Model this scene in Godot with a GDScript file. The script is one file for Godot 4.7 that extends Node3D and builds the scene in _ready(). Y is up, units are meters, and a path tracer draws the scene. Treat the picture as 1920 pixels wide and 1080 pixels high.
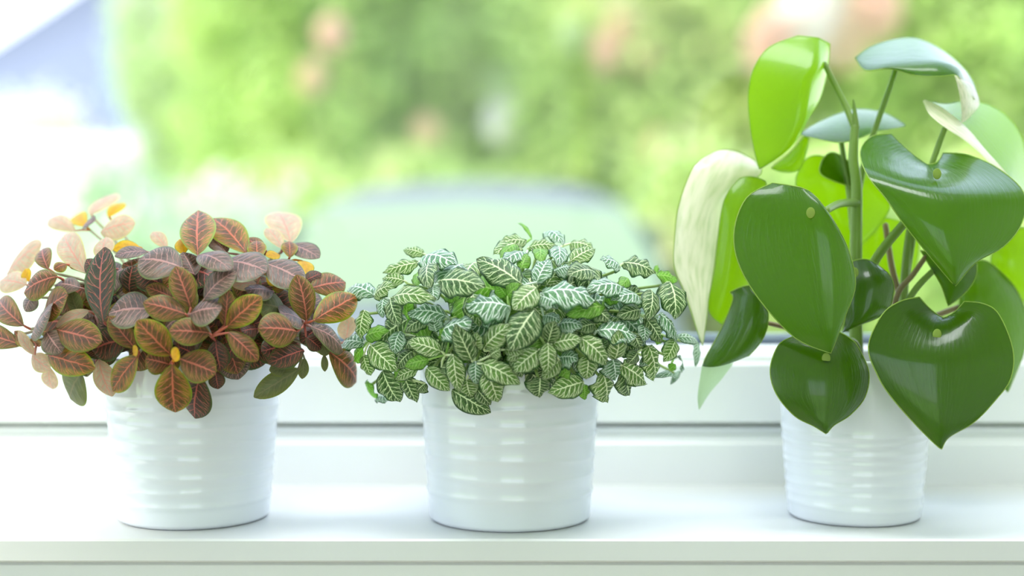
extends Node3D
# A windowsill with three potted house plants in white ceramic pots, the window behind them and a garden out of focus.
# y is up, metres. Sill top at y = SILL, the pots stand round z = 0, the camera looks along -z, the glass is at z = -0.176.

const SILL := 0.90
const FOC := 2772.0                       # focal length in pixels of the 1920 x 1080 frame
const GROUND := -0.25                     # level of the garden outside
var cam_at := Vector3(0, SILL + 0.235, 1.2)
var cam_turn := Basis()
var rng := RandomNumberGenerator.new()
var noise := FastNoiseLite.new()
var M := {}


func at(px: float, py: float, z: float) -> Vector3:      # the point at depth z that lies in the direction of a pixel
	var d := cam_turn * Vector3((px - 960.0) / FOC, -(py - 540.0) / FOC, -1.0)
	return cam_at + d * ((z - cam_at.z) / d.z)


func numbered(called: String) -> String:
	if not has_node(NodePath(called)):
		return called
	var k := 1
	while has_node(NodePath("%s_%03d" % [called, k])):
		k += 1
	return "%s_%03d" % [called, k]


func tag(o: Node3D, label: String, category := "", group := "", kind := "") -> Node3D:
	if label: o.set_meta("label", label)
	if category: o.set_meta("category", category)
	if group: o.set_meta("group", group)
	if kind: o.set_meta("kind", kind)
	return o


func thing(called: String, label: String, category: String, where := Vector3.ZERO, group := "") -> Node3D:
	var o := Node3D.new()
	o.name = numbered(called)
	add_child(o)
	o.position = where
	tag(o, label, category, group)
	return o


func obj(called: String, mesh: Mesh, m: Material, parent: Node3D = null) -> MeshInstance3D:
	var o := MeshInstance3D.new()
	o.mesh = mesh
	o.material_override = m
	if parent == null:
		o.name = numbered(called)
		add_child(o)
	else:
		var k := 0
		var n := called
		while parent.has_node(NodePath(n)):
			k += 1
			n = "%s_%03d" % [called, k]
		o.name = n
		parent.add_child(o)
	return o


func struct(called: String, mesh: Mesh, m: Material, label: String, category: String) -> MeshInstance3D:
	var o := obj(called, mesh, m)
	tag(o, label, category, "", "structure")
	return o


# ---------------------------------------------------------------- mesh helpers

func start() -> SurfaceTool:
	var st := SurfaceTool.new()
	st.begin(Mesh.PRIMITIVE_TRIANGLES)
	return st


func fin(st: SurfaceTool) -> ArrayMesh:
	st.generate_normals()
	return st.commit()


func grid_into(st: SurfaceTool, p: Array, first: int, smooth := 0) -> int:   # rows of points (equal length) -> a smooth sheet; returns the next free vertex
	var rows := p.size()
	var cols: int = p[0].size()
	for i in rows:
		for j in cols:
			st.set_smooth_group(smooth)
			st.set_uv(Vector2(float(j) / (cols - 1), 1.0 - float(i) / (rows - 1)))
			st.add_vertex(p[i][j])
	for i in rows - 1:
		for j in cols - 1:
			var a := first + i * cols + j
			for k in [a, a + 1, a + cols, a + 1, a + cols + 1, a + cols]:
				st.add_index(k)
	return first + rows * cols


func tube_into(st: SurfaceTool, path: Array, radii: Array, first: int, sides := 7, uv := Vector2(-1, -1)) -> int:
	var n := path.size()
	var side := Vector3.ZERO
	for i in n:
		var t: Vector3 = (path[mini(i + 1, n - 1)] - path[maxi(i - 1, 0)]).normalized()
		if side == Vector3.ZERO:
			side = t.cross(Vector3.UP if absf(t.y) < 0.9 else Vector3.RIGHT).normalized()
		side = (side - t * side.dot(t)).normalized()
		var up := t.cross(side)
		for j in sides + 1:
			var a := TAU * j / sides
			st.set_smooth_group(0)
			st.set_uv(uv if uv.x >= 0 else Vector2(float(j) / sides, float(i) / (n - 1)))
			st.add_vertex(path[i] + (side * cos(a) + up * sin(a)) * float(radii[i]))
	for i in n - 1:
		for j in sides:
			var a := first + i * (sides + 1) + j
			for k in [a, a + sides + 1, a + 1, a + 1, a + sides + 1, a + sides + 2]:
				st.add_index(k)
	first += n * (sides + 1)
	for e in [0, n - 1]:                                 # rounded-off ends
		var t: Vector3 = (path[mini(e + 1, n - 1)] - path[maxi(e - 1, 0)]).normalized() * (-1.0 if e == 0 else 1.0)
		st.set_uv(uv if uv.x >= 0 else Vector2(0.5, 0.5))
		st.add_vertex(path[e] + t * float(radii[e]) * 0.6)
		var ring: int = first - (n + 0) * (sides + 1) + e * (sides + 1) if e == 0 else first - 1 - (sides + 1)
		for j in sides:
			if e == 0:
				for k in [first, ring + j, ring + j + 1]: st.add_index(k)
			else:
				for k in [first, ring + j + 1, ring + j]: st.add_index(k)
		first += 1
	return first


func smooth_path(p: Array, per := 5) -> Array:           # Catmull-Rom through the points
	var out := []
	for i in p.size() - 1:
		var a = p[maxi(i - 1, 0)]
		var b = p[i]
		var c = p[i + 1]
		var d = p[mini(i + 2, p.size() - 1)]
		for k in per:
			var t := float(k) / per
			out.append(b.cubic_interpolate(c, a, d, t))
	out.append(p[-1])
	return out


func tube(path: Array, r0: float, r1: float, sides := 8) -> ArrayMesh:
	var st := start()
	var r := []
	for i in path.size():
		r.append(lerpf(r0, r1, float(i) / (path.size() - 1)))
	tube_into(st, path, r, 0, sides)
	return fin(st)


func box_into(st: SurfaceTool, lo: Vector3, hi: Vector3, bev := 0.0) -> void:      # a box with chamfered edges
	var b := minf(bev, minf(hi.x - lo.x, minf(hi.y - lo.y, hi.z - lo.z)) * 0.45)
	var c := (lo + hi) / 2
	var h := (hi - lo) / 2
	for ax in 3:
		for s in [-1.0, 1.0]:
			var u := (ax + 1) % 3
			var v := (ax + 2) % 3
			var q := []
			for k in [[-1, -1], [1, -1], [1, 1], [-1, 1]]:
				var p := Vector3.ZERO
				p[ax] = s * h[ax]
				p[u] = k[0] * (h[u] - b)
				p[v] = k[1] * (h[v] - b)
				q.append(c + p)
			quad(st, q[0], q[1], q[2], q[3], s > 0)
	if b <= 0.0:
		return
	for ax in 3:                                          # chamfers along the axis ax
		var u := (ax + 1) % 3
		var v := (ax + 2) % 3
		for su in [-1.0, 1.0]:
			for sv in [-1.0, 1.0]:
				var q := []
				for k in [[-1, 0], [1, 0], [1, 1], [-1, 1]]:
					var p := Vector3.ZERO
					p[ax] = k[0] * (h[ax] - b)
					p[u] = su * (h[u] - (b if k[1] == 1 else 0.0))
					p[v] = sv * (h[v] - (0.0 if k[1] == 1 else b))
					q.append(c + p)
				quad(st, q[0], q[1], q[2], q[3], su * sv > 0)
	for sx in [-1.0, 1.0]:
		for sy in [-1.0, 1.0]:
			for sz in [-1.0, 1.0]:
				var s := Vector3(sx, sy, sz)
				var t := [c + s * (h - Vector3(0, b, b)), c + s * (h - Vector3(b, 0, b)), c + s * (h - Vector3(b, b, 0))]
				st.set_smooth_group(-1)
				for k in ([0, 2, 1] if sx * sy * sz > 0 else [0, 1, 2]):
					st.set_uv(Vector2.ZERO)
					st.add_vertex(t[k])


func quad(st: SurfaceTool, a: Vector3, b: Vector3, c: Vector3, d: Vector3, flip := false) -> void:
	st.set_smooth_group(-1)
	var order := [[a, Vector2(0, 0)], [c, Vector2(1, 1)], [b, Vector2(1, 0)], [a, Vector2(0, 0)], [d, Vector2(0, 1)], [c, Vector2(1, 1)]] if flip else [[a, Vector2(0, 0)], [b, Vector2(1, 0)], [c, Vector2(1, 1)], [a, Vector2(0, 0)], [c, Vector2(1, 1)], [d, Vector2(0, 1)]]
	for k in order:
		st.set_uv(k[1])
		st.add_vertex(k[0])


func boxes(list: Array, bev := 0.0) -> ArrayMesh:         # [lo, hi] pairs
	var st := start()
	for b in list:
		box_into(st, b[0], b[1], bev)
	return fin(st)


func bar_x(profile: Array, x0: float, x1: float) -> ArrayMesh:    # a closed (y, z) profile swept along x, mitred square at the ends
	var st := start()
	var n := profile.size()
	for i in n:
		var p: Vector2 = profile[i]
		var q: Vector2 = profile[(i + 1) % n]
		quad(st, Vector3(x0, p.x, p.y), Vector3(x1, p.x, p.y), Vector3(x1, q.x, q.y), Vector3(x0, q.x, q.y))
	var poly := PackedVector2Array(profile)
	var tri := Geometry2D.triangulate_polygon(poly)
	for x in [x0, x1]:
		for k in tri:
			st.set_smooth_group(-1)
			st.set_uv(Vector2.ZERO)
			st.add_vertex(Vector3(x, poly[k].x, poly[k].y))
	return fin(st)


func bar_y(profile: Array, y0: float, y1: float) -> ArrayMesh:    # a closed (x, z) profile standing from y0 to y1
	var st := start()
	var n := profile.size()
	for i in n:
		var p: Vector2 = profile[i]
		var q: Vector2 = profile[(i + 1) % n]
		quad(st, Vector3(p.x, y0, p.y), Vector3(p.x, y1, p.y), Vector3(q.x, y1, q.y), Vector3(q.x, y0, q.y))
	var poly := PackedVector2Array(profile)
	for y in [y0, y1]:
		for k in Geometry2D.triangulate_polygon(poly):
			st.set_smooth_group(-1)
			st.set_uv(Vector2.ZERO)
			st.add_vertex(Vector3(poly[k].x, y, poly[k].y))
	return fin(st)


# ---------------------------------------------------------------- materials

func mat(r: float, g: float, b: float, rough := 0.5, spec := 0.5) -> StandardMaterial3D:   # a linear base colour
	var m := StandardMaterial3D.new()
	m.albedo_color = Color(r, g, b).linear_to_srgb()
	m.roughness = rough
	m.metallic_specular = spec
	m.cull_mode = BaseMaterial3D.CULL_DISABLED
	return m


func noise_tex(freq: float, as_normal := false, size := 256, strength := 4.0) -> NoiseTexture2D:
	var f := FastNoiseLite.new()
	f.seed = 7
	f.noise_type = FastNoiseLite.TYPE_SIMPLEX_SMOOTH
	f.frequency = freq
	f.fractal_octaves = 4
	var t := NoiseTexture2D.new()
	t.width = size
	t.height = size
	t.seamless = true
	t.as_normal_map = as_normal
	t.bump_strength = strength
	t.noise = f
	return t


func vein_picture(heart: Color, rim: Color, vein: Color, o: Dictionary) -> ImageTexture:   # the net of veins on a leaf: u across, v from tip (0) to base (1)
	var side := 288
	var img := Image.create(side, side, false, Image.FORMAT_RGB8)
	var f := FastNoiseLite.new()
	f.seed = o.get("seed", 1)
	f.frequency = 0.012
	f.fractal_octaves = 3
	var cell := FastNoiseLite.new()
	cell.seed = o.get("seed", 1) + 40
	cell.noise_type = FastNoiseLite.TYPE_CELLULAR
	cell.cellular_return_type = FastNoiseLite.RETURN_DISTANCE2_SUB
	cell.frequency = o.get("cell", 0.045)
	var pairs: float = o.get("pairs", 7.0)
	var wide: float = o.get("wide", 0.12)
	var net: float = o.get("net", 0.35)
	var tone: float = o.get("tone", 0.12)
	for y in side:
		var v := 1.0 - float(y) / (side - 1)
		for x in side:
			var u := 2.0 * x / (side - 1) - 1.0
			var wob := f.get_noise_2d(x, y)
			var a := absf(u + 0.04 * f.get_noise_2d(y * 1.5, 50.0))
			var p := (v - 0.24 * pow(a, 1.2) + 0.03 * wob) * pairs + (0.5 if u < 0 else 0.0)
			var q := p - floorf(p) - 0.5
			var fork := maxf(0.0, a - 0.26) * 0.5
			var twig := maxf(0.0, a - 0.6) * 0.42
			var d := minf(minf(absf(q - fork - twig), absf(q - fork + twig)), minf(absf(q + fork - twig), absf(q + fork + twig)))
			var w := wide * (1.15 - 0.55 * a) * (0.9 if v > 0.12 else 0.6)
			var s := 1.0 - smoothstep(w * 0.55, w * 1.35, d)
			s *= 1.0 - 0.9 * smoothstep(0.80, 0.96, a)
			var c := cell.get_noise_2d(x, y * 1.3) + 1.0       # 0 at the cells' borders
			s = maxf(s, net * (1.0 - smoothstep(0.05, 0.30, c)) * (1.0 - smoothstep(0.8, 0.98, a)))
			s = maxf(s, 1.0 - smoothstep(0.035, 0.11 - 0.06 * v, a))
			var base := heart.lerp(rim, smoothstep(o.get("from", 0.45), 1.0, a) * 0.75 + 0.25 * smoothstep(0.8, 1.0, v))
			base = base * (1.0 + tone * 2.0 * wob)
			var col := base.lerp(vein, clampf(s * o.get("full", 0.9), 0.0, 1.0))
			if a > 0.9 and o.has("line"):
				col = col.lerp(o.line, smoothstep(0.9, 0.97, a) * 0.8)
			img.set_pixel(x, y, col)
	return ImageTexture.create_from_image(img)


func leafy(t: Texture2D, rough: float, through: Color, spec := 0.5) -> StandardMaterial3D:
	var m := StandardMaterial3D.new()
	m.albedo_texture = t
	m.roughness = rough
	m.metallic_specular = spec
	m.cull_mode = BaseMaterial3D.CULL_DISABLED
	m.backlight_enabled = true
	m.backlight = through.linear_to_srgb()
	m.heightmap_enabled = true
	m.heightmap_texture = t
	m.heightmap_scale = 0.06
	m.heightmap_flip_texture = true
	return m


func smooth_leaf(r: float, g: float, b: float, through: Color, rough := 0.3) -> StandardMaterial3D:
	var m := mat(r, g, b, rough, 0.32)
	m.backlight_enabled = true
	m.backlight = through.linear_to_srgb()
	m.heightmap_enabled = true
	m.heightmap_texture = M.leaf_grain
	m.heightmap_scale = 0.03
	m.uv1_scale = Vector3(4, 0.8, 1)
	m.clearcoat_enabled = true
	m.clearcoat = 0.5
	m.clearcoat_roughness = 0.12
	return m


func make_materials() -> void:
	M.ceramic = mat(0.78, 0.81, 0.86, 0.08, 0.6)
	M.paint = mat(0.77, 0.785, 0.76, 0.28, 0.5)
	M.sill_paint = mat(0.68, 0.695, 0.68, 0.3, 0.5)
	M.wall = mat(0.84, 0.84, 0.82, 0.9, 0.3)
	M.wall.heightmap_enabled = true
	M.wall.heightmap_texture = noise_tex(0.05)
	M.wall.heightmap_scale = 0.05
	M.wall.uv1_triplanar = true
	M.wall.uv1_scale = Vector3(3, 3, 3)
	M.gasket = mat(0.06, 0.09, 0.14, 0.5)
	M.spacer = mat(0.42, 0.5, 0.62, 0.35)
	M.soil = mat(0.075, 0.04, 0.022, 0.95, 0.2)
	M.wood = mat(0.22, 0.19, 0.155, 0.5)
	M.pane = StandardMaterial3D.new()
	M.pane.albedo_color = Color(1, 1, 1, 0.005)
	M.pane.transparency = BaseMaterial3D.TRANSPARENCY_ALPHA
	M.pane.roughness = 0.0
	M.pane.metallic_specular = 0.24
	M.pane.cull_mode = BaseMaterial3D.CULL_DISABLED
	M.leaf_grain = noise_tex(0.03)
	# red-veined plant
	var net := {"seed": 3, "pairs": 7.5, "wide": 0.062, "net": 0.2, "cell": 0.05, "tone": 0.16, "full": 0.78, "from": 0.15, "line": Color(0.47, 0.52, 0.12)}
	var pink := Color(0.90, 0.49, 0.42)
	M.red = [
		leafy(vein_picture(Color(0.39, 0.26, 0.15), Color(0.44, 0.46, 0.08), pink, net), 0.45, Color(0.45, 0.40, 0.25)),
		leafy(vein_picture(Color(0.25, 0.17, 0.12), Color(0.20, 0.27, 0.09), Color(0.84, 0.42, 0.38), net.merged({"seed": 9, "line": Color(0.28, 0.38, 0.12)}, true)), 0.45, Color(0.3, 0.25, 0.15)),
		leafy(vein_picture(Color(0.38, 0.30, 0.26), Color(0.36, 0.36, 0.26), Color(0.80, 0.58, 0.55), net.merged({"seed": 15, "line": Color(0.42, 0.48, 0.25)}, true)), 0.38, Color(0.4, 0.35, 0.3)),  # greyed tone paints the sheen on leaves that face up
		leafy(vein_picture(Color(0.78, 0.70, 0.60), Color(0.80, 0.77, 0.60), Color(0.88, 0.58, 0.52), net.merged({"seed": 21, "net": 0.15, "tone": 0.05, "line": Color(0.84, 0.80, 0.50)}, true)), 0.45, Color(0.8, 0.72, 0.6)),  # pale tone paints the wash of sun on these leaves
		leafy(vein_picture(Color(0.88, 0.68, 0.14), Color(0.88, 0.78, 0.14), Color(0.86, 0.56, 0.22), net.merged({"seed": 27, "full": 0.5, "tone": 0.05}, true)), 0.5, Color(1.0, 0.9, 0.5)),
		leafy(vein_picture(Color(0.37, 0.40, 0.24), Color(0.42, 0.46, 0.20), Color(0.54, 0.48, 0.34), net.merged({"seed": 33, "full": 0.6, "tone": 0.06}, true)), 0.5, Color(0.4, 0.4, 0.2)),
		leafy(vein_picture(Color(0.41, 0.28, 0.10), Color(0.57, 0.59, 0.05), Color(0.92, 0.48, 0.38), net.merged({"seed": 39, "line": Color(0.52, 0.64, 0.10)}, true)), 0.45, Color(0.5, 0.45, 0.2)),
	]
	M.red.append(leafy(vein_picture(Color(0.20, 0.19, 0.11), Color(0.17, 0.24, 0.08), Color(0.82, 0.40, 0.36), net.merged({"seed": 51, "line": Color(0.26, 0.38, 0.12)}, true)), 0.45, Color(0.3, 0.3, 0.15)))
	M.red_stem = mat(0.40, 0.36, 0.24, 0.6)
	# white-veined plant
	var lace := {"seed": 5, "pairs": 7.2, "wide": 0.082, "net": 0.42, "cell": 0.055, "tone": 0.12, "full": 1.0, "line": Color(0.12, 0.24, 0.11)}
	M.white = [
		leafy(vein_picture(Color(0.21, 0.36, 0.13), Color(0.16, 0.32, 0.11), Color(0.92, 0.96, 0.78), lace), 0.4, Color(0.4, 0.5, 0.25)),
		leafy(vein_picture(Color(0.35, 0.52, 0.18), Color(0.24, 0.43, 0.13), Color(0.97, 0.99, 0.84), lace.merged({"seed": 11, "wide": 0.105}, true)), 0.4, Color(0.5, 0.6, 0.3)),
		leafy(vein_picture(Color(0.30, 0.50, 0.29), Color(0.20, 0.41, 0.19), Color(0.94, 0.98, 0.94), lace.merged({"seed": 17, "wide": 0.12}, true)), 0.33, Color(0.4, 0.5, 0.35)),  # cooler tone paints a bluish sheen on upturned leaves
		leafy(vein_picture(Color(0.46, 0.68, 0.22), Color(0.40, 0.62, 0.17), Color(0.84, 0.94, 0.62), lace.merged({"seed": 23, "full": 0.7, "net": 0.25}, true)), 0.4, Color(0.7, 0.9, 0.4)),
	]
	M.white_stem = mat(0.3, 0.42, 0.12, 0.5)
	# big glossy leaves; shade and backlight painted in as darker and brighter copies
	M.leaf_shaded = smooth_leaf(0.009, 0.032, 0.0002, Color(0.08, 0.20, 0.0), 0.3)
	M.broad = smooth_leaf(0.013, 0.050, 0.0002, Color(0.14, 0.32, 0.0), 0.28)
	M.leaf_backlit = smooth_leaf(0.07, 0.16, 0.002, Color(0.36, 0.64, 0.0), 0.36)
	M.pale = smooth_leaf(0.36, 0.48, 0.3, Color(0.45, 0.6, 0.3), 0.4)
	M.silver = smooth_leaf(0.78, 0.78, 0.66, Color(0.6, 0.64, 0.4), 0.4)  # pale undersides, also the painted glare of the far left leaf
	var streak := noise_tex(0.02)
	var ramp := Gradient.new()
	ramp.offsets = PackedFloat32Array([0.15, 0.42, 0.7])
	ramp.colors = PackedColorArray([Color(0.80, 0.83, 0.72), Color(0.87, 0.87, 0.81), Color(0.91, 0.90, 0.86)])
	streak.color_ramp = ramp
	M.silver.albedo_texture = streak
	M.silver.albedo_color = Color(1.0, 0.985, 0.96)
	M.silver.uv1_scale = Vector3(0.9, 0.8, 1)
	M.rim = mat(0.26, 0.36, 0.07, 0.4)
	M.rim.backlight_enabled = true
	M.rim.backlight = Color(0.7, 0.9, 0.3).linear_to_srgb()
	M.navel = mat(0.20, 0.30, 0.03, 0.5)
	M.petiole = mat(0.16, 0.26, 0.05, 0.4)
	M.petiole.backlight_enabled = true
	M.petiole.backlight = Color(0.3, 0.4, 0.08).linear_to_srgb()
	M.brown_stem = mat(0.22, 0.16, 0.07, 0.5)
	# garden
	M.foliage = StandardMaterial3D.new()
	M.foliage.vertex_color_use_as_albedo = true
	M.foliage.roughness = 0.6
	M.foliage.cull_mode = BaseMaterial3D.CULL_DISABLED
	M.foliage.backlight_enabled = true
	M.foliage.backlight = Color(0.6, 0.6, 0.6).linear_to_srgb()
	M.bark = mat(0.36, 0.33, 0.22, 0.9)
	M.lawn = mat(0.42, 0.6, 0.26, 0.95, 0.2)
	M.render = mat(0.86, 0.84, 0.80, 0.9, 0.3)
	M.hill = mat(0.15, 0.175, 0.23, 1.0, 0.0)  # distance haze is put into this blue-grey colour
	M.car = mat(0.115, 0.135, 0.135, 0.6, 0.35)
	M.car_glass = mat(0.17, 0.24, 0.13, 0.4, 0.35)  # green base paints the reflected trees into the glass
	M.rubber = mat(0.03, 0.03, 0.03, 0.8)
	M.chrome = mat(0.7, 0.7, 0.72, 0.25)
	M.chrome.metallic = 0.9


# ---------------------------------------------------------------- the pots

func pot_mesh(r_foot: float, r_top: float, h: float, rings: Array, seed_: float) -> ArrayMesh:   # thrown wall with soft stepped rings that run a little crooked
	var st := start()
	var rows := []
	var n := 112
	var prof := [[0.0, 0.0], [r_foot * 0.9, 0.0], [r_foot - 0.002, 0.0004], [r_foot - 0.0004, 0.0018]]
	var k := 0
	while k <= 130:
		var y := lerpf(0.0028, h - 0.002, k / 130.0)
		prof.append([-1.0, y])
		k += 1
	prof += [[r_top - 0.0006, h - 0.0008], [r_top - 0.0018, h], [r_top - 0.0034, h - 0.0008], [r_top - 0.0042, h - 0.003], [r_top - 0.0062, h - 0.04]]
	for p in prof:
		var row := []
		for j in n + 1:
			var a := TAU * j / n
			var r: float = p[0]
			if r < 0.0:
				var t: float = p[1] / h
				r = lerpf(r_foot, r_top, pow(t, 0.9))
				for g in rings:
					var c: float = g[0] + 0.0016 * sin(a + seed_ + g[0] * 70.0) + 0.0007 * sin(2.0 * a + g[0] * 190.0)
					var d: float = (p[1] - c) / g[1]
					r += 0.00105 * exp(-d * d) * (0.8 + 0.2 * sin(a * 2.0 + g[0] * 300.0)) * (1.0 if d < 0.0 else exp(-d * 0.5))
			row.append(Vector3(cos(a) * r, p[1], sin(a) * r))
		rows.append(row)
	grid_into(st, rows, 0)
	return fin(st)


func soil_mesh(r: float, y: float) -> ArrayMesh:
	var st := start()
	var rows := []
	for i in 22:
		var row := []
		for j in 49:
			var a := TAU * j / 48
			var rr := r * i / 21.0
			var p := Vector3(cos(a) * rr, 0, sin(a) * rr)
			p.y = y + 0.003 * noise.get_noise_2d(p.x * 9000.0, p.z * 9000.0) + 0.0025 * noise.get_noise_2d(p.x * 30000.0, p.z * 30000.0)
			row.append(p)
		rows.append(row)
	grid_into(st, rows, 0)
	return fin(st)


# ---------------------------------------------------------------- small-leaved plants

func oval(t: float, kind: int) -> float:                 # half-width of the blade along its length, 0..1
	if kind == 0:
		return pow(sin(PI * pow(t, 1.12)), 0.62)
	return pow(sin(PI * pow(t, 0.80)), 0.75)


func blade(B: Vector3, T: Vector3, W: float, face: Vector3, node: Vector3, o: Dictionary) -> ArrayMesh:
	var st := start()
	var axis := T - B
	var ln := axis.length()
	var a := axis / ln
	var S := a.cross(face).normalized()
	var N := S.cross(a)
	var arch: float = o.get("arch", 0.1)
	var cup: float = o.get("cup", 0.12)
	var wave: float = o.get("wave", 0.0)
	var ph: float = o.get("phase", 0.0)
	var kind: int = o.get("kind", 0)
	var rows := []
	var nr := 15
	var nc := 9
	for i in nr:
		var t := float(i) / (nr - 1)
		var row := []
		var hw := maxf(0.012, oval(clampf(t, 0.004, 0.996), kind)) * W * 0.5
		for j in nc:
			var u := 2.0 * j / (nc - 1) - 1.0
			var p := B + a * (ln * t) + N * (arch * ln * (4.0 * t * (1.0 - t)))
			p += S * (u * hw)
			p += N * (-cup * hw * 1.6 * u * u + 0.06 * hw * absf(u))
			p += N * (wave * W * absf(u) * u * u * sin(t * 17.0 + ph + (1.7 if u > 0 else 0.0)))
			p += N * (0.02 * W * sin(t * 22.0 + absf(u) * -5.0) * (1.0 - absf(u)) * absf(u) * 2.0)
			row.append(p)
		rows.append(row)
	var nxt := grid_into(st, rows, 0)
	if node.distance_to(B) > 0.001:
		tube_into(st, [node, node.lerp(B, 0.5) + N * 0.001, B + a * ln * 0.03], [0.0011, 0.001, 0.0008], nxt, 6, Vector2(0.5, 0.99))
	return fin(st)


func dome(px: float, py: float, d: Dictionary) -> float:
	var k := 1.0 - pow((px - d.cx) / d.rx, 2) - pow((py - d.cy) / d.ry, 2)
	return d.z + d.depth * sqrt(maxf(k, 0.0)) - d.back * clampf((d.top - py) / 130.0, 0.0, 1.2)


func small_leaf(plant: Node3D, d: Dictionary, b: Vector2, t: Vector2, w: float, dz: float, tone: int, nodes: Array) -> void:
	t += (t - b) * (0.06 if d.kind == 0 else 0.08)
	var c := (b + t) / 2
	var zb := clampf(dome(b.x, b.y, d) + dz * 0.01 - 0.004, -0.135, 0.16)
	var zt := clampf(dome(t.x, t.y, d) + dz * 0.01 + 0.004, -0.135, 0.16)
	var B := at(b.x, b.y, zb)
	var T := at(t.x, t.y, zt)
	var nx: float = (c.x - d.cx) / d.rx
	var ny: float = -(c.y - d.cy) / d.ry
	var up: float = 0.35
	if tone == 2: up = 0.85
	var face := Vector3(nx * 0.5 + rng.randf_range(-0.15, 0.15), maxf(ny, -0.3) * 0.4 + up, 0.75 + rng.randf_range(-0.1, 0.1)).normalized()
	var a := (T - B).normalized()
	var S := a.cross(face).normalized()
	var flat := Vector2(S.x, S.y)
	var ax2 := Vector2(a.x, a.y).normalized()
	var seen := clampf(absf(flat.cross(ax2)), 0.6, 1.0)
	var W := (1.24 if d.kind == 0 else 1.2) * w / FOC * (1.2 - (zb + zt) / 2) / seen
	var o := {"arch": rng.randf_range(0.05, 0.13), "cup": rng.randf_range(0.05, 0.22), "phase": rng.randf() * 6.0}
	if d.kind == 1:
		o = {"arch": rng.randf_range(0.08, 0.18), "cup": rng.randf_range(0.15, 0.4), "wave": rng.randf_range(0.06, 0.12), "phase": rng.randf() * 6.0, "kind": 1}
	var node := Vector3.INF
	for n in nodes:
		if n.distance_to(B) < 0.016:
			node = n
			break
	if node == Vector3.INF:
		node = B - Vector3(nx * 0.004, 0.003, 0.005)
		nodes.append(node)
	var m: Array = M[d.set]
	obj("leaf", blade(B - plant.position, T - plant.position, W, face, node - plant.position, o), m[tone], plant)


func stems(plant: Node3D, nodes: Array, m: Material, foot_y: float, spread: float) -> void:
	for n in nodes:
		var p: Vector3 = n - plant.position
		var foot := Vector3(p.x * 0.22, foot_y, p.z * 0.22 - 0.004)
		foot = Vector3(clampf(foot.x, -spread, spread), foot.y, clampf(foot.z, -spread, spread))
		var mid := foot.lerp(p, 0.5) + Vector3(0, 0.024, 0)
		obj("stem", tube(smooth_path([foot, mid, p], 4), 0.0017, 0.0012, 6), m, plant)


func crop_leaves(plant: Node3D, d: Dictionary, ox: float, oy: float, s: float, rows: Array, nodes: Array) -> void:
	for r in rows:
		small_leaf(plant, d, Vector2(ox + r[0] / s, oy + r[1] / s), Vector2(ox + r[2] / s, oy + r[3] / s), r[4] / s, r[5], r[6], nodes)


# ---------------------------------------------------------------- the plant with the big leaves

func big_leaf(plant: Node3D, z0: float, rows: Array, m: Material, navel := [], stalk := [], stalk_m: Material = null, thick := 0.0022, crease := 0.0, under: Node3D = null) -> MeshInstance3D:
	# a row crosses the blade: left edge, midrib and right edge as pixel x, y, then their depths in centimetres from z0
	var three := [[], [], []]
	for r in rows:
		for k in 3:
			three[k].append(at(r[k * 2], r[k * 2 + 1], z0 + r[6 + k] * 0.01) - plant.position)
	for k in 3:
		three[k] = smooth_path(three[k], 5)
	var grid := []
	var nc := 13
	for i in three[0].size():
		var row := []
		for j in nc:
			var u := float(j) / (nc - 1)
			var l: Vector3 = three[0][i]
			var c: Vector3 = three[1][i]
			var r: Vector3 = three[2][i]
			var q := l * (2.0 * (u - 0.5) * (u - 1.0)) + c * (4.0 * u * (1.0 - u)) + r * (2.0 * u * (u - 0.5))
			var v := l.lerp(c, u * 2.0) if u < 0.5 else c.lerp(r, u * 2.0 - 1.0)
			row.append(q.lerp(v, crease))
		grid.append(row)
	var st := start()
	grid_into(st, grid, 0)
	var o := obj("folded_underside" if under else "leaf", fin(st), m, under if under else plant)
	if under: return o
	var loop := []                                        # the pale cartilage-like rim of the blade
	for j in nc: loop.append(grid[0][j])
	for i in range(1, grid.size()): loop.append(grid[i][nc - 1])
	for i in range(grid.size() - 1, -1, -1): loop.append(grid[i][0])
	var clean := [loop[0]]
	for p in loop:
		if p.distance_to(clean[-1]) > 0.0012: clean.append(p)
	var rim := start()
	var rad := []
	for p in clean: rad.append(0.00048)
	tube_into(rim, clean, rad, 0, 5)
	obj("leaf_rim", fin(rim), M.rim, o)
	if navel.size():
		var q := at(navel[0], navel[1], z0 + navel[2] * 0.01) - plant.position
		var s := SphereMesh.new()
		s.radius = 0.0034
		s.height = 0.0068
		s.radial_segments = 16
		s.rings = 8
		var e := obj("leaf_navel", s, M.navel, o)
		e.position = q
		e.scale = Vector3(1, 1.25, 0.12)
	if stalk.size():
		var path := []
		for p in stalk: path.append(at(p[0], p[1], z0 + p[2] * 0.01) - plant.position)
		obj("leaf_stalk", tube(smooth_path(path, 6), thick, thick * 1.25, 10), stalk_m if stalk_m else M.petiole, o)
	return o


# ---------------------------------------------------------------- garden

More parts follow.
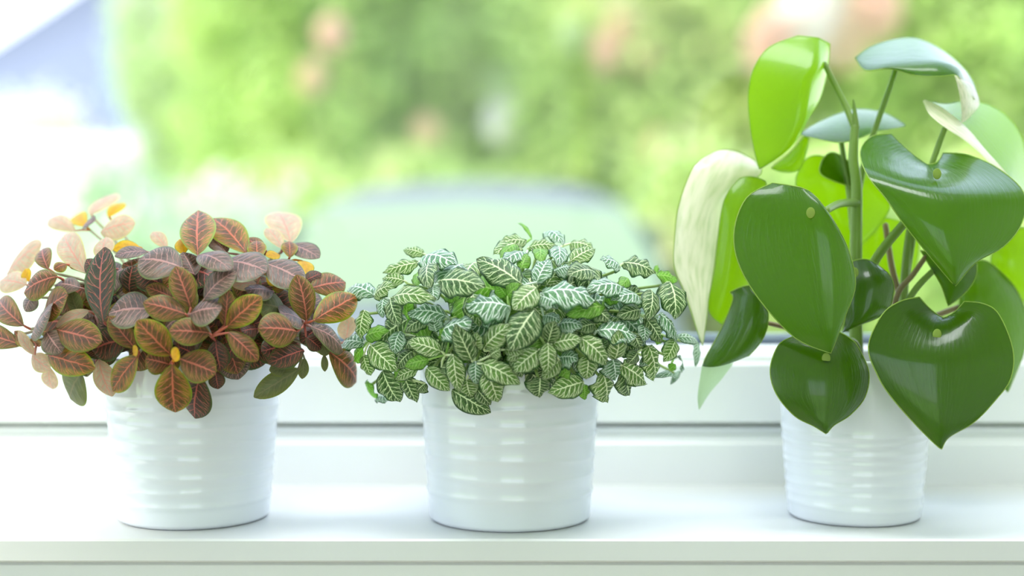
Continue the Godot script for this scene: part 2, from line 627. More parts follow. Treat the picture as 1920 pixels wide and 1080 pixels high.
func spray_mesh(seed_: int, size: float, reach: float, count: int) -> ArrayMesh:    # a twig's worth of bent leaves
	var r := RandomNumberGenerator.new()
	r.seed = seed_
	var st := start()
	for i in count:
		var c := Vector3(r.randfn(), r.randfn(), r.randfn()) * reach * 0.6
		var a := Vector3(r.randfn(), r.randfn(), r.randfn()).normalized()
		var n := a.cross(Vector3(r.randfn(), r.randfn(), r.randfn())).normalized()
		var s := a.cross(n)
		var b := c - a * size * 0.5
		var e := c + a * size * 0.5
		var l := c + s * size * 0.3 + n * size * 0.08
		var k := c - s * size * 0.3 + n * size * 0.08
		st.set_smooth_group(-1)
		for v in [b, l, e, b, e, k]:
			st.set_uv(Vector2.ZERO)
			st.add_vertex(v)
	return fin(st)


func crown(parent: Node3D, lobes: Array, tones: Array, count: int, meshes: Array, called := "foliage") -> void:   # lobes: centre, radii; tones: linear colours picked by a slow noise
	var total := 0.0
	for l in lobes: total += l[1].x * l[1].y
	for mi in meshes.size():
		var mm := MultiMesh.new()
		mm.transform_format = MultiMesh.TRANSFORM_3D
		mm.use_colors = true
		mm.mesh = meshes[mi]
		mm.instance_count = count / meshes.size()
		for i in mm.instance_count:
			var pick := rng.randf() * total
			var l = lobes[0]
			for q in lobes:
				l = q
				pick -= q[1].x * q[1].y
				if pick < 0.0: break
			var dir := Vector3(rng.randfn(), rng.randfn(), rng.randfn()).normalized()
			var p: Vector3 = l[0] + dir * Vector3(l[1]) * pow(rng.randf(), 0.33)
			var b := Basis.from_euler(Vector3(rng.randf() * TAU, rng.randf() * TAU, rng.randf() * TAU)).scaled(Vector3.ONE * rng.randf_range(0.75, 1.3))
			mm.set_instance_transform(i, Transform3D(b, p))
			var w := p + parent.position
			var v := clampf(0.5 + 0.95 * noise.get_noise_3d(w.x * 75.0, w.y * 60.0, w.z * 75.0) + rng.randf_range(-0.1, 0.1), 0.0, 0.999) * (tones.size() - 1)
			var k := int(v)
			mm.set_instance_color(i, Color(tones[k]).lerp(tones[k + 1], v - k))
		var o := MultiMeshInstance3D.new()
		o.multimesh = mm
		o.material_override = M.foliage
		o.name = called if not parent.has_node(NodePath(called)) else "%s_%03d" % [called, mi]
		o.set_meta("kind", "stuff")
		parent.add_child(o)


func tree(called: String, label: String, category: String, px: float, py: float, dist: float, rx: float, ry: float, tones: Array, count: int) -> Node3D:
	var c := at(px, py, cam_at.z - dist)
	var base := Vector3(c.x, GROUND, c.z)
	var o := thing(called, label, category, base)
	var h := c.y - GROUND
	var lobes := []
	for i in 9:
		var a := TAU * i / 9.0 + rng.randf()
		var e := rng.randf_range(-0.75, 0.8)
		lobes.append([Vector3(cos(a) * rx * 0.55, h + e * ry * 0.62, sin(a) * rx * 0.5), Vector3(rx * 0.55, ry * 0.42, rx * 0.5)])
	lobes.append([Vector3(0, h, 0), Vector3(rx * 0.75, ry * 0.8, rx * 0.7)])
	obj("trunk", tube(smooth_path([Vector3.ZERO, Vector3(0.06, h * 0.5, 0.03), Vector3(-0.04, h + ry * 0.4, 0)], 4), 0.05 + 0.025 * h, 0.03, 10), M.bark, o)
	for i in 5:
		var l = lobes[i]
		obj("branch", tube(smooth_path([Vector3(0, h * 0.55 + 0.1 * i, 0), Vector3(l[0]) * Vector3(0.5, 0.8, 0.5), l[0]], 4), 0.04, 0.015, 7), M.bark, o)
	crown(o, lobes, tones, count, [M.spray1, M.spray2])
	return o


func shrub(called: String, label: String, px: float, py_top: float, dist: float, rx: float, tones: Array, count: int, ground_y := GROUND) -> Node3D:
	var top := at(px, py_top, cam_at.z - dist)
	var h := top.y - ground_y
	var o := thing(called, label, "shrub", Vector3(top.x, ground_y, top.z))
	var lobes := [[Vector3(0, h * 0.52, 0), Vector3(rx, h * 0.5, rx * 0.8)], [Vector3(-rx * 0.5, h * 0.4, 0.1), Vector3(rx * 0.6, h * 0.42, rx * 0.6)], [Vector3(rx * 0.5, h * 0.38, 0.1), Vector3(rx * 0.6, h * 0.4, rx * 0.6)]]
	for i in 5:
		var a := TAU * i / 5.0
		obj("stem", tube([Vector3(cos(a) * 0.05, 0, sin(a) * 0.05), Vector3(cos(a) * rx * 0.3, h * 0.4, sin(a) * rx * 0.25), Vector3(cos(a) * rx * 0.5, h * 0.75, sin(a) * rx * 0.4)], 0.018, 0.006, 6), M.bark, o)
	crown(o, lobes, tones, count, [M.spray1, M.spray2])
	return o


func blossoms_and_sky_gap(parent: Node3D, spots: Array, dist: float) -> void:       # heads of pale petals, one white head painting a sky gap, on the side of the crown that faces the house: x, y in pixels, radius in metres, tone
	for s in spots:
		var c := at(s[0], s[1], cam_at.z - dist) - parent.position
		var r: float = s[2]
		crown(parent, [[c, Vector3(r, r * 1.25, r * 0.6)]], [s[3], s[3]], int(900 * r / 0.12 * 0.35), [M.petals], "blossom" if not parent.has_node("blossom") else "blossom_%03d" % parent.get_child_count())


func car(px: float, py_top: float, dist: float) -> void:
	var top := at(px, py_top, cam_at.z - dist)
	var o := thing("car", "pale blue-grey car with a high rounded roof parked beyond the window", "car", Vector3(top.x, GROUND, top.z))
	var h := top.y - GROUND
	# sections from the nose (towards the house) to the tail: z, half width, underside, shoulder height, top height, top half width
	var secs := [[2.0, 0.55, 0.4, 0.55, 0.62, 0.5], [1.9, 0.84, 0.26, 0.62, 0.8, 0.7], [1.5, 0.93, 0.22, 0.85, 0.98, 0.8], [1.0, 0.95, 0.22, 0.95, 1.08, 0.86], [0.45, 0.96, 0.22, 1.0, h * 0.86, 0.84], [0.0, 0.96, 0.22, 1.02, h * 0.97, 0.80],
		[-0.7, 0.96, 0.22, 1.02, h, 0.78], [-1.4, 0.95, 0.22, 1.02, h * 0.985, 0.77], [-2.0, 0.92, 0.24, 1.0, h * 0.93, 0.74], [-2.25, 0.86, 0.3, 0.95, h * 0.8, 0.7], [-2.32, 0.7, 0.42, 0.8, h * 0.7, 0.6]]
	var rows := []
	for s in secs:
		var half := [Vector2(0.0, s[2]), Vector2(s[1] * 0.9, s[2]), Vector2(s[1], s[2] + 0.15), Vector2(s[1], s[3] * 0.8), Vector2(s[1] * 0.985, s[3]), Vector2(s[5] + (s[1] - s[5]) * 0.4, lerpf(s[3], s[4], 0.6)), Vector2(s[5] * 0.93, lerpf(s[3], s[4], 0.86)), Vector2(s[5] * 0.72, lerpf(s[3], s[4], 0.955)), Vector2(s[5] * 0.4, lerpf(s[3], s[4], 0.99)), Vector2(0, s[4])]
		var row := []
		for i in half.size(): row.append(Vector3(half[i].x, half[i].y, s[0]))
		for i in range(half.size() - 2, -1, -1): row.append(Vector3(-half[i].x, half[i].y, s[0]))
		rows.append(row)
	var st := start()
	var n := grid_into(st, rows, 0)
	obj("body", fin(st), M.car, o)
	var g := start()                                      # glass, just proud of the body
	var hh := h
	grid_into(g, [[Vector3(-0.72, hh * 0.9, 0.33), Vector3(0, hh * 0.925, 0.36), Vector3(0.72, hh * 0.9, 0.33)], [Vector3(-0.82, hh * 0.78, 0.66), Vector3(0, hh * 0.8, 0.72), Vector3(0.82, hh * 0.78, 0.66)], [Vector3(-0.86, 1.06, 1.02), Vector3(0, 1.1, 1.1), Vector3(0.86, 1.06, 1.02)]], 0)
	obj("windscreen", fin(g), M.car_glass, o)
	for s in [-1.0, 1.0]:
		for z in [1.35, -1.45]:
			var w := CylinderMesh.new()
			w.top_radius = 0.33
			w.bottom_radius = 0.33
			w.height = 0.22
			var e := obj("wheel", w, M.rubber, o)
			e.rotation.z = PI / 2
			e.position = Vector3(s * 0.86, 0.33, z)
		var l := SphereMesh.new()
		l.radius = 0.13
		l.height = 0.2
		var f := obj("headlamp", l, M.chrome, o)
		f.position = Vector3(s * 0.66, 0.7, 1.86)
		f.scale = Vector3(1.2, 0.8, 0.5)
		var mi := obj("wing_mirror", boxes([[Vector3(-0.09, -0.06, -0.05), Vector3(0.09, 0.06, 0.05)]], 0.02), M.car, o)
		mi.position = Vector3(s * 1.02, 1.08, 0.75)
		obj("side_window", boxes([[Vector3(s * 0.9 - 0.01, 1.08, -1.7), Vector3(s * 0.9 + 0.01, hh * 0.86, 0.3)]], 0.01), M.car_glass, o)
	obj("bumper", boxes([[Vector3(-0.8, 0.34, 1.86), Vector3(0.8, 0.5, 2.05)]], 0.05), M.car, o)
	obj("grille", boxes([[Vector3(-0.4, 0.56, 1.9), Vector3(0.4, 0.68, 1.99)]], 0.01), M.rubber, o)


# ---------------------------------------------------------------- the scene

func _ready() -> void:
	# camera, sky, sun, exposure
	cam_turn = Basis(Vector3.RIGHT, -atan(110.0 / FOC))
	var cam := Camera3D.new()
	cam.name = "camera"
	add_child(cam)
	cam.position = cam_at
	cam.basis = cam_turn
	var att := CameraAttributesPhysical.new()
	att.frustum_focal_length = 12.0 / (540.0 / FOC)
	att.frustum_focus_distance = 1.13
	att.exposure_aperture = 2.3
	att.exposure_multiplier = 1.0
	att.frustum_near = 0.05
	att.frustum_far = 4000.0
	cam.attributes = att
	cam.fov = rad_to_deg(2.0 * atan(540.0 / FOC))
	cam.current = true

	var we := WorldEnvironment.new()
	we.name = "environment"
	var env := Environment.new()
	env.background_mode = Environment.BG_SKY
	env.sky = Sky.new()
	var sky := ProceduralSkyMaterial.new()
	sky.sky_top_color = Color(0.80, 0.88, 1.0)
	sky.sky_horizon_color = Color(0.97, 0.985, 1.0)
	sky.sky_curve = 0.2
	sky.ground_bottom_color = Color(0.6, 0.62, 0.58)
	sky.ground_horizon_color = Color(0.8, 0.82, 0.8)
	sky.sky_energy_multiplier = 1.5
	sky.ground_energy_multiplier = 1.0
	env.sky.sky_material = sky
	env.tonemap_mode = Environment.TONE_MAPPER_LINEAR
	env.tonemap_exposure = 1.3
	env.sdfgi_enabled = true
	env.ssao_enabled = true
	env.ssil_enabled = true
	we.environment = env
	add_child(we)

	var sun := DirectionalLight3D.new()
	sun.name = "sun"
	sun.light_energy = 2.0
	sun.light_color = Color(1.0, 0.97, 0.9)
	sun.light_angular_distance = 6.0
	sun.shadow_enabled = true
	add_child(sun)
	sun.look_at_from_position(Vector3(-5.0, 4.6, 1.25), Vector3.ZERO)

	rng.seed = 11
	noise.seed = 4
	noise.frequency = 0.01
	make_materials()
	M.spray1 = spray_mesh(1, 0.13, 0.13, 9)
	M.spray2 = spray_mesh(2, 0.11, 0.15, 9)
	M.petals = spray_mesh(3, 0.035, 0.03, 8)
	build_room()
	build_garden()
	build_red_plant()
	build_white_plant()
	build_big_plant()


func build_room() -> void:
	var s := SILL
	var xl := -1.7
	var xr := 2.1
	var zb := 3.7
	# front wall with the window opening x -1.25..1.25, y sill - 0.03 .. 2.25
	struct("wall_front", boxes([[Vector3(xl - 0.2, GROUND, -0.34), Vector3(xr + 0.2, s - 0.03, 0.07)], [Vector3(xl - 0.2, 2.25, -0.34), Vector3(xr + 0.2, 2.8, 0.07)],
		[Vector3(xl - 0.2, s - 0.03, -0.34), Vector3(-1.25, 2.25, 0.07)], [Vector3(1.25, s - 0.03, -0.34), Vector3(xr + 0.2, 2.25, 0.07)]]), M.wall, "white wall round the window under and beside the sill", "wall")
	struct("wall_left", boxes([[Vector3(xl - 0.2, GROUND, 0.07), Vector3(xl, 0.5, zb)], [Vector3(xl - 0.2, 2.3, 0.07), Vector3(xl, 2.8, zb)], [Vector3(xl - 0.2, 0.5, 0.07), Vector3(xl, 2.3, 0.12)], [Vector3(xl - 0.2, 0.5, 1.9), Vector3(xl, 2.3, zb)]]), M.wall, "white side wall left of the sill with a tall opening added for side light", "wall")
	struct("wall_right", boxes([[Vector3(xr, GROUND, 0.07), Vector3(xr + 0.2, 2.8, zb)]]), M.wall, "plain white side wall right of the sill", "wall")
	struct("wall_back", boxes([[Vector3(xl - 0.2, 2.35, zb), Vector3(xr + 0.2, 2.8, zb + 0.2)], [Vector3(xl - 0.2, GROUND, zb), Vector3(-0.8, 2.35, zb + 0.2)], [Vector3(1.3, GROUND, zb), Vector3(xr + 0.2, 2.35, zb + 0.2)], [Vector3(-0.8, GROUND, zb), Vector3(1.3, 0.0, zb + 0.2)]]), M.wall, "white wall behind the viewer with a wide glazed door", "wall")
	var lamp := thing("added_fill_panel", "unseen flat white lamp panel added above the sill as fill light", "lamp", Vector3(0.2, 2.6, 0.34))  # added lamp out of view, brightens the sill and window frame
	obj("housing", boxes([[Vector3(-0.62, -0.05, -0.27), Vector3(0.62, 0.0, 0.27)]], 0.005), M.paint, lamp)
	var glow := mat(0.9, 0.9, 0.9)
	glow.emission_enabled = true
	glow.emission = Color(0.97, 0.98, 1.0)
	glow.emission_energy_multiplier = 1.0
	obj("diffuser", boxes([[Vector3(-0.6, -0.056, -0.25), Vector3(0.6, -0.05, 0.25)]]), glow, lamp)
	var al := AreaLight3D.new()  # fill light added under the panel
	al.name = "added_fill_light"
	al.area_size = Vector2(1.2, 0.5)
	al.light_color = Color(0.97, 0.98, 1.0)
	al.light_energy = 2.0
	al.area_range = 8.0
	al.area_attenuation = 2.0
	al.shadow_enabled = true
	add_child(al)
	al.position = Vector3(0.2, 2.54, 0.34)
	al.rotation.x = -PI / 2
	struct("floor", boxes([[Vector3(xl, -0.2, 0.07), Vector3(xr, 0.0, zb)]]), M.wood, "pale wooden floor of the room", "floor")
	struct("ceiling", boxes([[Vector3(xl - 0.2, 2.6, 0.07), Vector3(xr + 0.2, 2.8, zb)]]), M.wall, "white ceiling of the room", "ceiling")

	# the window: fixed frame, sash, beads, gasket, pane, sill
	var w := Node3D.new()
	w.name = "window_1"
	add_child(w)
	tag(w, "wide white window behind the three potted plants", "window", "", "structure")
	var y := func(k: float) -> float: return s + k
	obj("frame_rail", bar_x([Vector2(s - 0.01, -0.152), Vector2(s + 0.0375, -0.152), Vector2(s + 0.0395, -0.1535), Vector2(s + 0.0445, -0.1545), Vector2(s + 0.0465, -0.157), Vector2(s + 0.0525, -0.158), Vector2(s + 0.0535, -0.164), Vector2(s + 0.0535, -0.21), Vector2(s - 0.01, -0.21)], -1.25, 1.25), M.paint, w)
	obj("sash_rail", bar_x([Vector2(s + 0.0568, -0.162), Vector2(s + 0.0572, -0.152), Vector2(s + 0.059, -0.150), Vector2(s + 0.1105, -0.150), Vector2(s + 0.1125, -0.1515), Vector2(s + 0.1135, -0.154), Vector2(s + 0.1135, -0.21), Vector2(s + 0.0568, -0.21)], -1.19, 1.19), M.paint, w)
	obj("glazing_bead", bar_x([Vector2(s + 0.1135, -0.1545), Vector2(s + 0.118, -0.1555), Vector2(s + 0.126, -0.164), Vector2(s + 0.128, -0.168), Vector2(s + 0.128, -0.173), Vector2(s + 0.1135, -0.173)], -1.16, 1.16), M.paint, w)
	obj("gasket", bar_x([Vector2(s + 0.12, -0.1735), Vector2(s + 0.1315, -0.1735), Vector2(s + 0.1325, -0.1745), Vector2(s + 0.1325, -0.1755), Vector2(s + 0.12, -0.1755)], -1.16, 1.16), M.gasket, w)
	obj("spacer", bar_x([Vector2(s + 0.12, -0.182), Vector2(s + 0.137, -0.182), Vector2(s + 0.137, -0.192), Vector2(s + 0.12, -0.192)], -1.16, 1.16), M.spacer, w)
	obj("pane", boxes([[Vector3(-1.16, s + 0.12, -0.180), Vector3(1.16, 2.12, -0.176)]]), M.pane, w)
	for q in [-1.0, 1.0]:
		obj("frame_stile", bar_y([Vector2(q * 1.25, -0.152), Vector2(q * 1.195, -0.152), Vector2(q * 1.19, -0.158), Vector2(q * 1.19, -0.21), Vector2(q * 1.25, -0.21)], s + 0.0535, 2.25), M.paint, w)
		obj("sash_stile", bar_y([Vector2(q * 1.188, -0.150), Vector2(q * 1.135, -0.150), Vector2(q * 1.13, -0.155), Vector2(q * 1.13, -0.21), Vector2(q * 1.188, -0.21)], s + 0.1135, 2.19), M.paint, w)
	obj("frame_rail", boxes([[Vector3(-1.19, 2.19, -0.21), Vector3(1.19, 2.25, -0.152)]], 0.003), M.paint, w)
	obj("sash_rail", boxes([[Vector3(-1.13, 2.12, -0.21), Vector3(1.13, 2.187, -0.15)]], 0.003), M.paint, w)
	obj("window_sill", boxes([[Vector3(-1.3, s - 0.018, -0.155), Vector3(1.3, s, 0.0864)]], 0.0016), M.sill_paint, w)
	obj("outer_ledge", bar_x([Vector2(s + 0.119, -0.205), Vector2(s + 0.122, -0.205), Vector2(s + 0.112, -0.42), Vector2(s + 0.085, -0.42), Vector2(s + 0.085, -0.415), Vector2(s + 0.1, -0.3)], -1.25, 1.25), M.render, w)
	var ap := struct("trim_1", boxes([[Vector3(-1.28, s - 0.1, 0.068), Vector3(1.28, s - 0.0192, 0.081)]], 0.002), M.paint, "white painted apron board under the window sill", "trim")
	# the glazed door behind the viewer and a window added in the left wall for side light
	var dn := Node3D.new()
	dn.name = "door_1"
	add_child(dn)
	tag(dn, "wide white framed glass door behind the viewer", "door", "", "structure")
	for x in [-0.8, 0.22, 1.24]:
		obj("door_stile", boxes([[Vector3(x, 0.0, zb + 0.05), Vector3(x + 0.06, 2.35, zb + 0.11)]], 0.004), M.paint, dn)
	obj("door_rail", boxes([[Vector3(-0.74, 2.28, zb + 0.05), Vector3(1.24, 2.35, zb + 0.11)]], 0.004), M.paint, dn)
	obj("door_rail", boxes([[Vector3(-0.74, 0.0, zb + 0.05), Vector3(1.24, 0.09, zb + 0.11)]], 0.004), M.paint, dn)
	var wl := Node3D.new()
	wl.name = "window_2"
	add_child(wl)
	tag(wl, "unseen tall white framed window added in the left side wall to brighten the left end", "window", "", "structure")
	for z in [0.12, 1.0, 1.84]:
		obj("frame_stile", boxes([[Vector3(xl - 0.13, 0.5, z), Vector3(xl - 0.07, 2.3, z + 0.06)]], 0.004), M.paint, wl)
	for yy in [0.5, 2.24]:
		obj("frame_rail", boxes([[Vector3(xl - 0.13, yy, 0.18), Vector3(xl - 0.07, yy + 0.06, 1.84)]], 0.004), M.paint, wl)


func build_garden() -> void:
	var g := boxes([[Vector3(-60, GROUND - 0.2, -60), Vector3(60, GROUND, 40)]])
	struct("ground", g, M.lawn, "pale green lawn outside the window", "lawn")
	struct("terrace", boxes([[Vector3(-5, GROUND, -3.2), Vector3(6, GROUND + 0.04, -0.345)]], 0.01), M.render, "pale paved terrace outside under the window", "terrace")
	# far slope
	var st := start()
	var rows := []
	for i in 9:
		var row := []
		for j in 25:
			var px := -900.0 + 100.0 * j
			var top := at(px, lerpf(-10.0, 160.0, clampf((130.0 - px) / 260.0, -1.0, 1.6)) + 8.0 * sin(px * 0.03), -700.0)
			var f := i / 8.0
			row.append(Vector3(top.x, lerpf(GROUND - 1.0, top.y, f), top.z + 260.0 * (1.0 - f) * (1.0 - f)))
		rows.append(row)
	grid_into(st, rows, 0)
	struct("hill", fin(st), M.hill, "wooded hillside far beyond the garden with its blue haze painted in", "hill")
	# white garden wall on the left
	var a := at(-420, 262, -13.0)
	var b := at(252, 262, -13.0)
	var wall := thing("garden_wall", "bright white rendered garden wall left of the trees", "wall", Vector3(0, GROUND, 0))
	obj("wall_face", boxes([[Vector3(a.x, 0, -13.3), Vector3(b.x, a.y - GROUND - 0.08, -13.0)]], 0.01), M.render, wall)
	obj("coping", boxes([[Vector3(a.x - 0.03, a.y - GROUND - 0.08, -13.36), Vector3(b.x + 0.03, a.y - GROUND, -12.94)]], 0.015), M.render, wall)

	var fresh := [Color(0.42, 0.58, 0.19), Color(0.48, 0.64, 0.20), Color(0.54, 0.68, 0.23), Color(0.58, 0.66, 0.32)]  # crown colours lifted paler, with the garden haze mixed in
	var deep := [Color(0.40, 0.56, 0.19), Color(0.47, 0.62, 0.21), Color(0.54, 0.65, 0.24), Color(0.62, 0.62, 0.34)]
	var light := [Color(0.46, 0.61, 0.28), Color(0.52, 0.66, 0.32), Color(0.58, 0.69, 0.40), Color(0.60, 0.66, 0.48)]
	var cream := [Color(0.68, 0.72, 0.6), Color(0.78, 0.76, 0.64), Color(0.8, 0.74, 0.66)]
	var mint := [Color(0.5, 0.64, 0.42), Color(0.62, 0.74, 0.54), Color(0.72, 0.80, 0.64)]
	tree("tree", "pale green tree at the left end of the row, beside the white wall", "tree", 380, 120, 19, 1.05, 3.0, light, 2600)
	var t2 := tree("tree", "fresh green tree in the row, second from the white wall", "tree", 610, 110, 15.5, 1.5, 2.6, fresh, 3000)
	var t3 := tree("tree", "fresh green tree in the row, behind the roof of the car", "tree", 880, 120, 16.5, 1.6, 2.7, fresh, 3000)
	var t4 := tree("tree", "leafy green tree with pale pink blossom in the middle of the row", "tree", 1130, 110, 15.5, 1.5, 2.6, fresh, 3000)
	tree("tree", "darker green tree beside the right end of the car", "tree", 1370, 130, 14.5, 1.45, 2.5, deep, 3000)
	var t6 := tree("tree", "green tree with white blossom behind the tall large-leaved plant", "tree", 1600, 100, 13.5, 1.4, 2.4, deep, 3000)
	tree("tree", "bright green tree at the far right of the row", "tree", 1850, 110, 13, 1.4, 2.4, fresh, 2800)
	tree("tree", "broad pale tree standing back behind the row, left part", "tree", 800, 100, 24, 3.6, 4.2, light, 4200)
	tree("tree", "broad pale tree standing back behind the row, right part", "tree", 1480, 100, 24, 3.6, 4.2, fresh, 4200)
	var pinkish := Color(0.84, 0.62, 0.50)
	var milk := Color(0.9, 0.85, 0.8)
	var peach := Color(0.82, 0.66, 0.46)
	blossoms_and_sky_gap(t2, [[622, 66, 0.13, pinkish], [585, 146, 0.12, peach]], 14.0)
	blossoms_and_sky_gap(t3, [[945, 225, 0.2, Color(0.95, 0.92, 0.9)], [940, 165, 0.15, light[2]], [800, 250, 0.13, peach]], 14.6)  # the whitest cluster paints a bright gap of sky in the crown
	blossoms_and_sky_gap(t4, [[1140, 95, 0.15, pinkish], [1170, 55, 0.15, peach], [1210, 105, 0.14, peach], [1235, 275, 0.12, peach], [1075, 65, 0.12, light[2]]], 13.8)
	blossoms_and_sky_gap(t6, [[1520, 30, 0.28, milk], [1450, 80, 0.22, pinkish], [1580, 70, 0.22, peach], [1640, 20, 0.2, pinkish]], 11.8)
	shrub("shrub", "pale cream flowering shrub behind the white garden wall", 60, 180, 19, 1.1, cream, 1100)
	shrub("shrub", "small light green shrub in front of the white garden wall", 205, 312, 10, 0.3, mint, 350)
	shrub("shrub", "silvery green low shrub between the white wall and the car", 400, 372, 9, 0.75, mint, 1000)
	shrub("shrub", "leafy mid green shrub left of the car under the trees", 520, 320, 12, 0.6, fresh, 900)
	shrub("shrub", "mid green shrub behind the car under the trees", 800, 300, 13, 1.0, deep, 1200)
	shrub("shrub", "dark green shrub right of the car, beside the large-leaved plant", 1310, 300, 9.5, 0.4, deep, 900)
	shrub("shrub", "bright green shrub behind the stems of the large-leaved plant", 1560, 300, 9.5, 0.7, fresh, 1100)
	shrub("shrub", "light green shrub at the right edge behind the large-leaved plant", 1860, 320, 9.0, 0.6, fresh, 1000)
	car(888, 332, 7.4)


